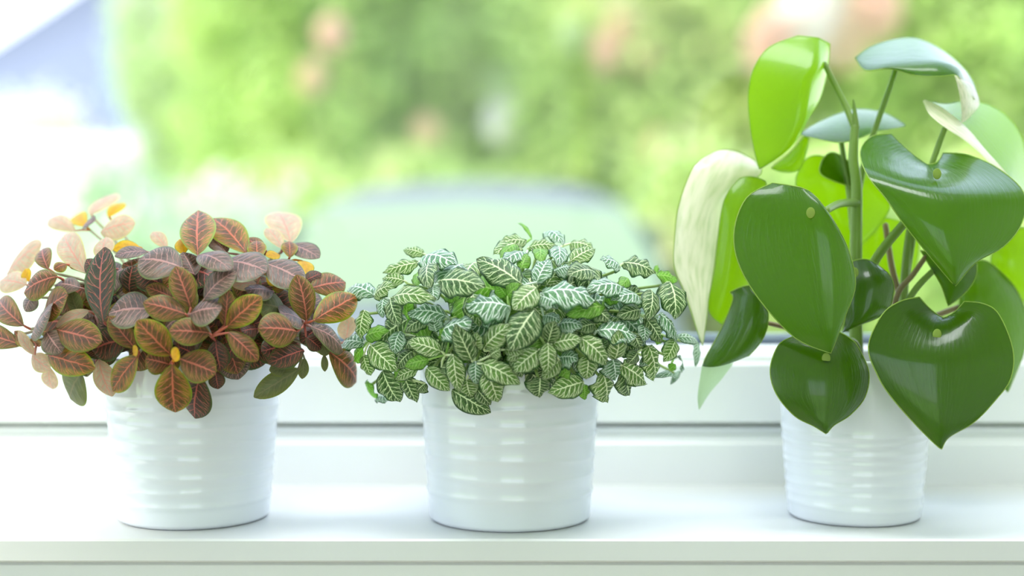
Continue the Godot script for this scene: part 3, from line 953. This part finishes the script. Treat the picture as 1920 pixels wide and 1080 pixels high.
func build_red_plant() -> void:
	var p := thing("potted_plant", "bushy plant with red-veined olive leaves in the left white ribbed pot", "potted plant", at(364, 967, -0.004), "")
	p.position.y = SILL
	var rings := []
	for i in 8: rings.append([0.018 + 0.0125 * i, 0.0026])
	obj("pot", pot_mesh(0.0608, 0.0722, 0.134, rings, 0.4), M.ceramic, p)
	obj("soil", soil_mesh(0.067, 0.118), M.soil, p)
	rng.seed = 101
	var d := {"cx": 340.0, "cy": 600.0, "rx": 345.0, "ry": 240.0, "depth": 0.105, "z": 0.0, "back": 0.06, "top": 500.0, "set": "red", "kind": 0}
	var nodes := []
	# each row: base x, y, tip x, y, breadth, centimetres in front of or behind the dome, tone
	crop_leaves(p, d, 0, 330, 2.2975, [
		[445, 628, 450, 325, 122, 1.0, 7], [785, 395, 608, 362, 118, 0.4, 2], [665, 575, 480, 592, 122, 0.2, 2], [802, 595, 628, 548, 88, 1.2, 0], [738, 772, 598, 632, 112, 1.6, 6], [585, 745, 476, 612, 78, 0.8, 0],
		[592, 775, 492, 918, 96, 1.6, 6], [742, 812, 755, 1006, 130, 2.4, 6], [732, 812, 632, 788, 92, 0.9, 0], [775, 788, 922, 845, 118, 1.8, 0], [905, 676, 738, 668, 96, 1.6, 0],
		[243, 662, 428, 710, 116, 1.4, 0], [200, 672, 262, 756, 92, 1.7, 2], [205, 772, 398, 826, 104, 1.6, 6], [352, 846, 308, 955, 138, 0.2, 5], [425, 788, 480, 940, 88, -0.6, 3], [548, 700, 405, 745, 118, -0.6, 1],
		[248, 432, 112, 500, 98, 0.6, 0], [188, 602, 285, 515, 100, 0.4, 0], [135, 694, 218, 570, 84, 1.2, 2], [102, 645, 2, 540, 92, 0.7, 0], [98, 728, -45, 680, 84, 1.0, 0],
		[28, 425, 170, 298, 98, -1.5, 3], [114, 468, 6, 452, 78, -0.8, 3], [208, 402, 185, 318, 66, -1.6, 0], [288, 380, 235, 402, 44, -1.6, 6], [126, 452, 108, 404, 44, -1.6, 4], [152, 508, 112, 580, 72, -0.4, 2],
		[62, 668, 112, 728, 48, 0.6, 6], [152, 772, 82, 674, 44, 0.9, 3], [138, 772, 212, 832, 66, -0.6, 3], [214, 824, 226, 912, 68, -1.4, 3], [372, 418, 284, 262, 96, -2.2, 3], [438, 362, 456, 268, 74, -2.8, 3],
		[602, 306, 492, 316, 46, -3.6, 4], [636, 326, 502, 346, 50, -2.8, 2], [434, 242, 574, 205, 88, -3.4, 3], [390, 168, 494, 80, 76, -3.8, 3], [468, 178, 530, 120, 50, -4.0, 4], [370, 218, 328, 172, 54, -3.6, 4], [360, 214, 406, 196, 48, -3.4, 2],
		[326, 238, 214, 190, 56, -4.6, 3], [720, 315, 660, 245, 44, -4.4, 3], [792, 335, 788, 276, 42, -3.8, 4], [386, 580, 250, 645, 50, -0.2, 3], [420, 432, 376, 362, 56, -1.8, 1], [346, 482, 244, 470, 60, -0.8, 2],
		[560, 502, 572, 392, 100, -1.6, 7], [700, 470, 590, 420, 90, -1.8, 1], [746, 526, 636, 480, 58, -0.2, 0], [838, 428, 790, 334, 80, -1.2, 2], [345, 600, 310, 500, 60, -1.6, 5], [430, 660, 350, 610, 70, -1.0, 2], [510, 640, 530, 560, 80, -2.0, 1],
		[575, 770, 590, 738, 34, 2.0, 4], [752, 800, 762, 742, 40, 2.6, 4], [700, 700, 760, 620, 90, -0.6, 2], [640, 470, 600, 380, 80, -2.4, 0], [840, 770, 760, 730, 80, -0.4, 1], [170, 735, 140, 700, 60, 0.2, 6],
	], nodes)
	crop_leaves(p, d, 300, 350, 2.4, [
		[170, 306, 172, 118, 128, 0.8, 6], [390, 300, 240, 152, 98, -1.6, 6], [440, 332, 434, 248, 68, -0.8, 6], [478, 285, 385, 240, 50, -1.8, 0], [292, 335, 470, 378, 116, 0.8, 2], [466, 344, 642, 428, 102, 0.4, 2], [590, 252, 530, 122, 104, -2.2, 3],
		[552, 280, 482, 192, 48, -2.6, 3], [584, 262, 710, 318, 66, -1.4, 2], [585, 320, 580, 250, 56, -1.6, 6], [640, 332, 662, 400, 50, -2.0, 4], [676, 458, 826, 432, 94, -0.4, 0], [642, 430, 722, 392, 52, -1.0, 1],
		[660, 604, 618, 408, 92, 0.9, 0], [690, 604, 876, 498, 112, 1.2, 6], [622, 652, 452, 638, 122, 1.3, 0], [678, 630, 815, 734, 66, 1.5, 2], [300, 632, 448, 502, 104, 1.5, 6], [290, 628, 304, 470, 66, 0.8, 0],
		[304, 654, 434, 776, 78, 1.9, 0], [140, 548, 74, 370, 94, 1.0, 0], [648, 734, 496, 792, 92, 1.1, 1], [604, 812, 498, 826, 56, 0.5, 5], [628, 818, 434, 940, 84, 1.2, 5], [760, 742, 876, 872, 82, 1.5, 0],
		[738, 755, 742, 828, 26, 0.9, 5], [720, 690, 750, 756, 46, 1.0, 5], [655, 675, 720, 728, 56, 0.9, 1], [650, 770, 640, 860, 40, -0.4, 5], [570, 560, 450, 530, 110, -0.8, 5], [640, 600, 545, 570, 84, -0.2, 2],
		[835, 690, 850, 590, 62, -2.0, 3], [250, 690, 272, 822, 86, 0.4, 1], [355, 700, 305, 760, 70, -0.4, 1], [560, 720, 460, 740, 84, -0.2, 1], [248, 830, 262, 906, 60, 0.2, 1], [180, 850, 160, 1032, 122, 1.4, 1],
		[440, 640, 370, 650, 60, -0.2, 1], [440, 440, 330, 444, 50, -0.6, 3], [480, 400, 542, 430, 50, -1.2, 4], [540, 310, 480, 312, 34, -1.8, 4], [510, 470, 390, 465, 64, -0.4, 2], [135, 574, 270, 548, 104, 1.2, 2], [198, 508, 334, 388, 98, 0.9, 2], [172, 308, 310, 372, 74, 1.2, 2],
		[108, 305, 90, 240, 50, -2.0, 4], [300, 300, 240, 235, 60, -2.4, 2], [590, 470, 580, 400, 60, -1.6, 0], [560, 470, 520, 410, 60, -2.0, 6], [700, 640, 640, 700, 70, -0.4, 1], [420, 620, 500, 600, 80, -1.0, 1], [130, 780, 180, 870, 90, 0.4, 1], [90, 720, 60, 640, 70, 0.2, 1],
	], nodes)
	# leaves deeper in the bush
	for i in 100:
		var r := sqrt(rng.randf())
		var a := rng.randf() * TAU
		var c := Vector2(345 + cos(a) * r * 240, 590 + sin(a) * r * 88)
		var dir := Vector2((c.x - 345) / 240 + rng.randf_range(-0.5, 0.5), rng.randf_range(-0.3, 0.8)).normalized()
		small_leaf(p, d, c - dir * 32, c + dir * 38, rng.randf_range(42, 54), rng.randf_range(-5.5, -1.8), [0, 1, 1, 2, 0][i % 5], nodes)
	stems(p, nodes, M.red_stem, 0.117, 0.04)


func build_white_plant() -> void:
	var p := thing("potted_plant", "dense bushy plant with white-veined green leaves in the middle white pot", "potted plant", at(956, 972, 0.0), "")
	p.position.y = SILL
	var rings := []
	for i in 8: rings.append([0.026 + 0.0142 * i, 0.0028])
	obj("pot", pot_mesh(0.0652, 0.0738, 0.132, rings, 2.0), M.ceramic, p)
	obj("soil", soil_mesh(0.069, 0.116), M.soil, p)
	rng.seed = 202
	var d := {"cx": 965.0, "cy": 605.0, "rx": 335.0, "ry": 220.0, "depth": 0.105, "z": 0.0, "back": 0.05, "top": 530.0, "set": "white", "kind": 1}
	var nodes := []
	crop_leaves(p, d, 620, 400, 2.7, [
		[472, 205, 376, 186, 48, -0.6, 1], [462, 222, 624, 262, 92, 0.2, 2], [445, 250, 276, 296, 64, -0.2, 1], [505, 252, 498, 374, 92, 0.8, 0], [548, 342, 768, 372, 130, 1.0, 0], [312, 428, 520, 436, 84, 0.6, 1], [372, 340, 270, 330, 66, -1.0, 1], [440, 300, 442, 366, 56, -0.6, 3],
		[218, 412, 100, 384, 70, -0.6, 2], [222, 416, 322, 366, 64, -0.4, 1], [300, 432, 345, 562, 84, 0.6, 0], [272, 425, 262, 520, 62, 0.1, 2], [170, 490, 150, 624, 78, 0.4, 1], [176, 624, 284, 594, 66, 0.7, 3], [168, 656, 66, 662, 62, 0.8, 2], [165, 680, 122, 746, 62, 0.7, 3], [202, 668, 328, 786, 122, 1.4, 1],
		[166, 718, 202, 814, 70, 1.0, 1], [262, 798, 345, 944, 112, 1.7, 0], [370, 818, 432, 948, 76, 1.2, 0], [408, 698, 342, 778, 70, 0.8, 0], [352, 598, 328, 704, 84, 0.8, 2], [586, 520, 404, 510, 84, 0.2, 2], [494, 530, 382, 594, 64, 0.3, 0], [565, 700, 402, 652, 88, 1.3, 1], [542, 612, 714, 548, 80, 0.8, 2],
		[540, 604, 520, 536, 76, 0.4, 2], [716, 748, 634, 576, 104, 1.6, 0], [620, 712, 648, 890, 88, 2.0, 1], [486, 782, 594, 890, 88, 1.6, 1], [498, 740, 382, 772, 64, 1.0, 3], [444, 788, 336, 838, 54, 1.2, 1], [762, 758, 944, 856, 98, 2.0, 1], [786, 792, 842, 944, 108, 2.0, 1], [735, 748, 735, 856, 78, 1.6, 2],
		[614, 896, 796, 1002, 110, 1.9, 0], [688, 838, 712, 924, 94, 1.5, 1], [738, 888, 804, 964, 74, 1.7, 0], [902, 470, 700, 468, 112, 0.9, 2], [962, 352, 756, 240, 122, 0.7, 0], [778, 678, 896, 570, 104, 1.2, 1], [740, 692, 745, 606, 66, 1.0, 1], [965, 150, 836, 204, 82, -1.6, 1],
		[394, 540, 396, 432, 60, -0.8, 3], [520, 366, 525, 444, 72, 0.6, 2], [236, 930, 316, 946, 44, 1.0, 2], [186, 850, 240, 934, 40, 0.8, 3], [878, 690, 972, 700, 64, 1.3, 1], [928, 718, 966, 822, 84, 1.4, 0], [808, 720, 860, 690, 66, 1.2, 1], [590, 400, 640, 440, 70, -0.6, 3], [700, 430, 760, 520, 80, 0.2, 3],
		[850, 560, 760, 520, 80, 0.3, 2], [890, 420, 840, 360, 70, -0.4, 3], [430, 620, 380, 680, 66, 0.5, 0], [600, 640, 560, 590, 70, 0.5, 3], [480, 860, 440, 900, 60, 0.8, 0], [330, 790, 370, 850, 60, 0.8, 3], [560, 780, 620, 790, 60, 1.0, 0],
	], nodes)
	crop_leaves(p, d, 940, 400, 2.7, [
		[128, 142, -2, 152, 58, -1.4, 1], [84, 160, 2, 222, 54, -1.4, 3], [138, 172, 268, 166, 60, -1.0, 1], [226, 96, 308, 158, 58, -1.6, 2], [288, 166, 292, 258, 88, -0.2, 2], [196, 180, 200, 248, 72, -0.6, 3], [348, 152, 456, 176, 64, -1.0, 1], [350, 242, 464, 184, 74, -0.4, 1], [462, 290, 344, 312, 90, 0.4, 0],
		[130, 200, 16, 250, 66, -0.8, 2], [178, 352, 238, 242, 90, 0.4, 2], [270, 290, 346, 270, 60, 0.0, 2], [178, 376, 68, 480, 112, 1.2, 1], [204, 404, 458, 442, 106, 1.0, 2], [166, 488, 52, 684, 152, 1.8, 0], [198, 420, 282, 474, 70, 1.0, 2], [210, 520, 292, 545, 62, 0.6, 2], [236, 658, 266, 552, 92, 1.3, 0], [254, 662, 398, 638, 88, 1.4, 1],
		[236, 658, 234, 806, 88, 2.0, 1], [192, 690, 72, 796, 104, 1.7, 1], [122, 692, 34, 740, 60, 1.4, 1], [196, 834, 188, 922, 116, 1.9, 0], [418, 852, 252, 906, 110, 2.0, 1], [296, 740, 214, 832, 80, 1.6, 1], [514, 808, 526, 944, 104, 2.0, 1], [440, 716, 430, 832, 98, 1.7, 1], [398, 628, 524, 756, 98, 1.5, 1], [570, 744, 590, 598, 92, 1.5, 1],
		[565, 740, 576, 838, 98, 1.8, 2], [608, 768, 722, 854, 98, 1.9, 1], [610, 808, 640, 914, 88, 1.7, 0], [488, 592, 668, 628, 94, 1.1, 2], [524, 470, 342, 514, 84, 0.8, 3], [624, 382, 442, 390, 78, 0.4, 2], [602, 272, 508, 238, 68, -0.4, 2], [614, 250, 768, 302, 84, 0.0, 0], [704, 430, 568, 440, 70, 0.5, 2], [706, 490, 592, 520, 80, 0.4, 0],
		[760, 388, 742, 532, 90, 0.9, 0], [850, 344, 876, 524, 130, 1.2, 0], [786, 312, 884, 342, 50, 0.4, 3], [800, 508, 884, 634, 64, 0.8, 2], [728, 530, 802, 644, 74, 0.9, 0], [882, 640, 830, 744, 78, 1.0, 1], [744, 668, 768, 834, 86, 1.4, 1], [888, 628, 988, 650, 36, 0.6, 2], [990, 645, 984, 768, 34, 0.6, 2], [762, 732, 706, 768, 48, 0.8, 2],
		[720, 556, 722, 644, 68, 0.8, 2], [790, 600, 792, 660, 60, 0.5, 3], [292, 730, 382, 735, 80, 1.0, 2], [420, 868, 420, 938, 56, 1.6, 3], [520, 430, 602, 430, 60, -0.2, 3], [640, 330, 600, 380, 60, -0.6, 3], [292, 560, 402, 570, 72, 0.7, 2], [898, 720, 908, 800, 30, 0.8, 2], [905, 795, 860, 862, 26, 0.9, 2], [866, 858, 768, 840, 24, 0.9, 2], [850, 790, 880, 765, 40, 0.7, 3],
		[470, 560, 380, 590, 76, 0.4, 0], [460, 480, 540, 540, 80, 0.4, 0], [690, 700, 640, 760, 70, 0.9, 0], [100, 280, 130, 210, 60, -0.6, 3], [30, 420, 90, 360, 70, 0.3, 3], [480, 650, 540, 690, 80, 1.0, 0], [660, 600, 700, 680, 70, 0.8, 0], [20, 560, 10, 640, 70, 0.8, 2], [300, 840, 340, 790, 70, 1.3, 3], [155, 130, 86, 56, 16, -1.8, 3], [780, 300, 790, 265, 26, -0.4, 3],
	], nodes)
	for i in 90:
		var r := sqrt(rng.randf())
		var a := rng.randf() * TAU
		var c := Vector2(965 + cos(a) * r * 250, 605 + sin(a) * r * 105)
		var dir := Vector2((c.x - 965) / 240 + rng.randf_range(-0.6, 0.6), rng.randf_range(-0.3, 0.8)).normalized()
		small_leaf(p, d, c - dir * 27, c + dir * 31, rng.randf_range(36, 48), rng.randf_range(-5.0, -1.0), [0, 1, 3, 2, 0][i % 5], nodes)
	stems(p, nodes, M.white_stem, 0.115, 0.042)


func build_big_plant() -> void:
	var p := thing("potted_plant", "tall plant with large glossy heart-shaped green leaves in the right white pot", "potted plant", at(1601, 969, -0.008), "")
	p.position.y = SILL
	var rings := [[0.022, 0.0028], [0.031, 0.0024], [0.0405, 0.0034], [0.0495, 0.0026], [0.0565, 0.0032], [0.066, 0.0026], [0.0735, 0.003], [0.013, 0.0028]]
	obj("pot", pot_mesh(0.0531, 0.0632, 0.1325, rings, 4.0), M.ceramic, p)
	obj("soil", soil_mesh(0.0585, 0.119), M.soil, p)
	var z := -0.008
	# A upright leaf at the top left, its right side folded back
	big_leaf(p, z, [[1495, 67, 1534, 71, 1556, 82, -2, -2, -3.5], [1443, 88, 1533, 121, 1554, 112, -1.5, 0, -4.5], [1415, 125, 1518, 152, 1550, 142, -1, 0.7, -4.5], [1403, 172, 1512, 185, 1537, 187, -0.6, 1.0, -3.5], [1405, 227, 1505, 230, 1516, 223, -0.3, 1.1, -2], [1412, 272, 1472, 285, 1487, 270, 0, 0.7, 0], [1423, 317, 1424, 318, 1425, 316, 0.2, 0.2, 0.2]],
		M.leaf_backlit, [], [[1545, 118, -2], [1566, 160, -2], [1586, 200, -1.4], [1601, 238, -0.5]], null, 0.0022, 0.75)
	# B flat leaf at the top right, its tip curling down
	var b := big_leaf(p, z, [[1603, 108, 1604, 109, 1605, 112, -3, -3, -3], [1632, 87, 1626, 122, 1624, 132, -6, -1.0, -0.2], [1675, 73, 1672, 118, 1669, 129, -8, 0.2, 0.8], [1718, 71, 1716, 118, 1718, 142, -8, 0.8, 1.6], [1760, 89, 1762, 117, 1765, 143, -7, 0.8, 1.8], [1799, 119, 1797, 129, 1791, 141, -5, 0.5, 1.6], [1824, 151, 1811, 157, 1800, 150, -3.5, 0.2, 1.5], [1835, 183, 1832, 190, 1826, 186, -2.5, -1.0, 0]],
		M.broad, [], [[1682, 122, -2.2], [1668, 165, -2.2], [1645, 230, -2.0], [1622, 300, -1.8], [1608, 370, -1.4]], null, 0.0022, 0.7)
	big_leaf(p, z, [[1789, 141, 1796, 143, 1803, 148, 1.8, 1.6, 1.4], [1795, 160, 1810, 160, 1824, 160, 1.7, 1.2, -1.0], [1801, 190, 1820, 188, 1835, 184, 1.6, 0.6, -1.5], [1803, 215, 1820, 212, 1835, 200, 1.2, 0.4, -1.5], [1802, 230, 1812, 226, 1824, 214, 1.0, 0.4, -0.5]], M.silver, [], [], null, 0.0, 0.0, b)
	# C leaf at the upper right edge, folded along its middle, the near half showing its pale side
	var c := big_leaf(p, z, [[1735, 188, 1740, 189, 1745, 190, 0, -0.2, -0.5], [1760, 199, 1766, 196, 1773, 195, 0.2, -1.5, -3], [1790, 220, 1800, 205, 1807, 189, 0.2, -2.5, -5], [1820, 248, 1836, 220, 1850, 195, 0.4, -2.5, -6], [1850, 284, 1870, 250, 1888, 217, 0.6, -2.5, -6], [1880, 318, 1900, 290, 1918, 262, 1.0, -2, -5], [1902, 344, 1914, 346, 1927, 347, 1.0, -1, -3], [1934, 400, 1935, 401, 1936, 400, 0, 0, 0]],
		M.leaf_backlit, [], [[1772, 240, 0.5], [1757, 280, 0.5], [1738, 340, 0.2], [1715, 430, -0.5], [1700, 520, -1.0]])
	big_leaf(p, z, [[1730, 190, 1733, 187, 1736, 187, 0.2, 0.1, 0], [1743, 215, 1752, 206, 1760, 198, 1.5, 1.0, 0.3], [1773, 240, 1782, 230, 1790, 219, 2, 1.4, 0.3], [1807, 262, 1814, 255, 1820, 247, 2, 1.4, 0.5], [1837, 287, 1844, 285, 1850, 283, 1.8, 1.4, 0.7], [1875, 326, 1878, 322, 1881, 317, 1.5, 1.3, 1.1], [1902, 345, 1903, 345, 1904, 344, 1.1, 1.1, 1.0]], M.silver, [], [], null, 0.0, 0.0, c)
	# O translucent leaf behind the main stem, with a dark curled one before it
	big_leaf(p, z, [[1502, 312, 1524, 292, 1560, 300, -6, -6, -6], [1492, 337, 1570, 330, 1640, 330, -6, -5, -6], [1500, 375, 1582, 378, 1670, 382, -6, -5, -6], [1530, 420, 1592, 425, 1645, 428, -6, -5, -6], [1560, 450, 1595, 460, 1620, 455, -6, -5.5, -6], [1590, 486, 1591, 487, 1592, 486, -6, -6, -6]], M.leaf_backlit)
	big_leaf(p, z, [[1541, 302, 1555, 287, 1572, 289, -4, -4.5, -4], [1537, 322, 1570, 317, 1602, 310, -2.5, -4, -2.5], [1552, 335, 1585, 340, 1614, 330, -2, -3.5, -2], [1600, 352, 1601, 353, 1602, 352, -2.5, -2.5, -2.5]], M.leaf_shaded)
	# S bright leaf low behind the stems, L and K at the right edge
	big_leaf(p, z, [[1612, 418, 1660, 408, 1722, 428, -8, -7, -8], [1606, 468, 1660, 470, 1722, 478, -8, -7, -8], [1622, 525, 1662, 532, 1706, 522, -8, -7, -8], [1664, 566, 1665, 567, 1666, 566, -8, -8, -8]], M.leaf_backlit)
	big_leaf(p, z, [[1872, 452, 1900, 428, 1935, 432, -4, -4, -4], [1858, 485, 1902, 480, 1952, 480, -4, -3, -4], [1868, 520, 1908, 525, 1950, 530, -4, -3, -4], [1915, 568, 1916, 569, 1917, 568, -4, -4, -4]], M.leaf_backlit)
	big_leaf(p, z, [[1822, 496, 1842, 488, 1866, 500, -2.5, -3, -3], [1802, 545, 1850, 540, 1904, 540, -2, -1.5, -3], [1800, 600, 1855, 600, 1926, 598, -2, -1, -3], [1822, 660, 1872, 662, 1921, 655, -2, -1, -3], [1866, 702, 1888, 708, 1906, 697, -2, -1.5, -2.5], [1888, 735, 1889, 736, 1890, 735, -2, -2, -2]],
		M.broad, [], [[1850, 560, -2.5], [1800, 575, -2.5], [1740, 600, -1.5], [1690, 640, -0.5]], M.brown_stem)
	# Q and R small ones between the top leaves
	big_leaf(p, z, [[1508, 256, 1512, 257, 1516, 260, -4, -4, -4], [1480, 288, 1499, 290, 1512, 286, -4, -3.5, -4], [1452, 310, 1478, 314, 1500, 315, -4, -3.5, -4], [1446, 316, 1466, 323, 1486, 323, -4, -4, -4]], M.leaf_backlit)
	big_leaf(p, z, [[1499, 251, 1500, 252, 1501, 253, -3, -3, -3], [1528, 232, 1525, 244, 1521, 258, -6, -3.5, -2], [1573, 212, 1570, 236, 1566, 267, -8, -4, -1.5], [1612, 204, 1606, 226, 1601, 263, -8.5, -4.5, -1.5], [1655, 210, 1646, 226, 1640, 248, -8, -5, -3], [1690, 228, 1684, 234, 1676, 241, -6, -5, -4], [1698, 235, 1698, 236, 1698, 237, -5, -5, -5]],
		M.broad, [], [[1577, 262, -3.5], [1584, 310, -3.2], [1592, 360, -2.6], [1599, 430, -1.5]])
	# F and G at the left: a leaf whose white glare is painted into its pale colour and a translucent one
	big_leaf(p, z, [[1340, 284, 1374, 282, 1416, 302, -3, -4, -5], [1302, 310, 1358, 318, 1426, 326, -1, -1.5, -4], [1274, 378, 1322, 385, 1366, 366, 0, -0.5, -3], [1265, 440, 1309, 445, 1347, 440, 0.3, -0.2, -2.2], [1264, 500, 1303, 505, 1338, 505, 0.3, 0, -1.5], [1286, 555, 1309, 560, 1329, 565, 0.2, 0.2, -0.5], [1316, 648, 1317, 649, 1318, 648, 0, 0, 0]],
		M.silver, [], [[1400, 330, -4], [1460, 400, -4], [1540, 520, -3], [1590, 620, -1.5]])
	big_leaf(p, z, [[1386, 335, 1410, 331, 1436, 340, -1, -1, -1], [1362, 366, 1398, 376, 1440, 380, -0.5, 0, -1], [1350, 412, 1386, 430, 1430, 440, -0.3, 0.5, -1], [1341, 500, 1378, 505, 1415, 512, 0, 0.6, -0.8], [1328, 578, 1354, 588, 1384, 562, 0, 0.4, -0.5], [1352, 608, 1353, 609, 1354, 608, 0, 0, 0]], M.leaf_backlit)
	# H dark folded leaf low at the left and its pale underside
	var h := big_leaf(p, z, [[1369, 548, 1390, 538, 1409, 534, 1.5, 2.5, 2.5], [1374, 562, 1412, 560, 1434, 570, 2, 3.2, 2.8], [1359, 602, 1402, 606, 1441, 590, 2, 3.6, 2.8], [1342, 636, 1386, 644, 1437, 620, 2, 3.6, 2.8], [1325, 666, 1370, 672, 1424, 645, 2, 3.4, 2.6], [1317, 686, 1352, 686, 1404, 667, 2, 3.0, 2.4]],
		M.leaf_shaded, [], [[1441, 606, 2.4], [1470, 613, 1.4], [1530, 628, 0.5], [1590, 650, 0]], M.brown_stem, 0.0018)
	big_leaf(p, z, [[1317, 682, 1345, 684, 1376, 680, 2, 2.4, 1.6], [1311, 718, 1332, 716, 1354, 710, 1.8, 2.0, 1.4], [1308, 745, 1318, 743, 1331, 737, 1.6, 1.7, 1.3], [1310, 767, 1311, 768, 1312, 767, 1.5, 1.5, 1.5]], M.pale, [], [], null, 0.0, 0.0, h)
	# M and N dark ones in the middle
	big_leaf(p, z, [[1590, 494, 1620, 486, 1646, 497, 2.5, 3, 3], [1588, 530, 1632, 520, 1669, 517, 3.5, 4.6, 4], [1588, 570, 1632, 562, 1676, 546, 4, 5, 4], [1584, 602, 1620, 598, 1660, 587, 4, 5, 4], [1580, 622, 1582, 623, 1600, 614, 4, 4.2, 4]], M.leaf_shaded, [1602, 511, 4.4])
	big_leaf(p, z, [[1726, 470, 1772, 478, 1832, 494, 1, 2, 1.5], [1745, 502, 1788, 510, 1829, 521, 1.5, 2.6, 2], [1766, 538, 1786, 542, 1809, 550, 1.8, 2.4, 2], [1777, 573, 1778, 574, 1779, 573, 2, 2, 2]], M.leaf_shaded)
	# D the broad one at the right, E the long one at the left, I and J the low ones in front
	big_leaf(p, z, [[1672, 251, 1739, 308, 1768, 287, -0.5, 2.4, 0], [1634, 256, 1747, 318, 1816, 291, 1.2, 3.4, 1.4], [1613, 284, 1756, 329, 1872, 316, 4.2, 5, 3.5], [1626, 328, 1768, 360, 1920, 362, 7.5, 8.6, 6.5], [1660, 371, 1777, 408, 1916, 418, 8.5, 9.8, 7.5], [1690, 414, 1783, 452, 1882, 462, 9, 10.2, 8.2], [1738, 474, 1788, 502, 1830, 492, 9.4, 10.2, 9], [1790, 536, 1791, 537, 1792, 536, 9.6, 9.6, 9.6]],
		M.broad, [1757, 326, 6.4], [[1752, 332, 5.0], [1735, 380, 4.0], [1690, 425, 2.6], [1640, 490, 0.6], [1615, 560, -0.5]], null, 0.0032, 0.35)
	big_leaf(p, z, [[1448, 343, 1500, 351, 1523, 363, 5.8, 7.2, 7.0], [1400, 371, 1516, 384, 1536, 376, 6.0, 8.0, 7.7], [1377, 430, 1528, 420, 1563, 413, 6.2, 8.6, 8.1], [1384, 492, 1541, 482, 1590, 466, 6.5, 9.0, 8.3], [1424, 562, 1551, 552, 1604, 532, 7.1, 9.2, 8.4], [1490, 633, 1557, 618, 1585, 592, 7.9, 9.2, 8.7], [1556, 662, 1557, 663, 1558, 662, 8.8, 8.8, 8.8]],
		M.broad, [1520, 399, 8.5], [[1548, 395, 6.0], [1575, 382, 2.0], [1606, 380, 0.2]], null, 0.0028, 0.35)
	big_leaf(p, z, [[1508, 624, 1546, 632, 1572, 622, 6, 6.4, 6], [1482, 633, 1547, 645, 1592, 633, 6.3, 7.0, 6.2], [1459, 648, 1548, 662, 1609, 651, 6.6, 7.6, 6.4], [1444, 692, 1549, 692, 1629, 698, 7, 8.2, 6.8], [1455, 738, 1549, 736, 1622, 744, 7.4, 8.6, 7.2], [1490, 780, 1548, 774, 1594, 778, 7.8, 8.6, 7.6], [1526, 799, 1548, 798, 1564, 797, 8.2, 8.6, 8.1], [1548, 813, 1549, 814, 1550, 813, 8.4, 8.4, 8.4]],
		M.leaf_shaded, [1549, 672, 7.9], [[1550, 668, 7.0], [1570, 640, 4.0], [1600, 640, 1.5], [1612, 665, 0.3]])
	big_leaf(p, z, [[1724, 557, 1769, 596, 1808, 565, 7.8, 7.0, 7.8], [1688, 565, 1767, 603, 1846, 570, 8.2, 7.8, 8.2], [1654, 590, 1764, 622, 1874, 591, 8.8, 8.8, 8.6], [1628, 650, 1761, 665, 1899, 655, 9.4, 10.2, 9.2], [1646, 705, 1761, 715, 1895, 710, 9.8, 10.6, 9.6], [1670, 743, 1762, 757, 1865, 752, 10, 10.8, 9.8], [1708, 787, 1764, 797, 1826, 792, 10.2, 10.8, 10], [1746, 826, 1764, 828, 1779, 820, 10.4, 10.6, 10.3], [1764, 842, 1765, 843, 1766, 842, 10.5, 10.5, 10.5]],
		M.leaf_shaded, [1757, 627, 9.2], [[1758, 622, 8.0], [1735, 600, 5.0], [1700, 620, 2.0], [1670, 660, 0.4]], null, 0.0022, 0.4)
	# stems
	var path := func(list: Array) -> Array:
		var out := []
		for q in list: out.append(at(q[0], q[1], z + q[2] * 0.01) - p.position)
		return smooth_path(out, 6)
	obj("main_stem", tube(path.call([[1606, 672, 0], [1604, 560, 0], [1605, 470, 0], [1606, 400, 0], [1606, 345, 0], [1600, 300, -0.2], [1601, 262, -0.4], [1603, 236, -0.5]]), 0.0056, 0.0034, 14), M.petiole, p)
	obj("shoot", tube(path.call([[1604, 240, -0.5], [1603, 215, -0.4], [1600, 186, -0.3]]), 0.0034, 0.0006, 10), M.petiole, p)
	obj("stem", tube(path.call([[1680, 668, -1], [1690, 580, -1], [1672, 500, -1.5], [1660, 420, -2]]), 0.003, 0.0024, 10), M.brown_stem, p)
	obj("stem", tube(path.call([[1672, 665, 0.5], [1680, 560, 0.5], [1712, 515, 0.8], [1738, 478, 1.2]]), 0.0026, 0.002, 10), M.brown_stem, p)
	obj("stem", tube(path.call([[1690, 670, 0], [1694, 560, -0.4], [1700, 480, -0.6], [1706, 430, -0.8]]), 0.0042, 0.003, 10), M.petiole, p)
	obj("stem", tube(path.call([[1660, 660, 1], [1705, 560, 1], [1745, 512, 1.4], [1770, 495, 1.6]]), 0.003, 0.0022, 10), M.petiole, p)
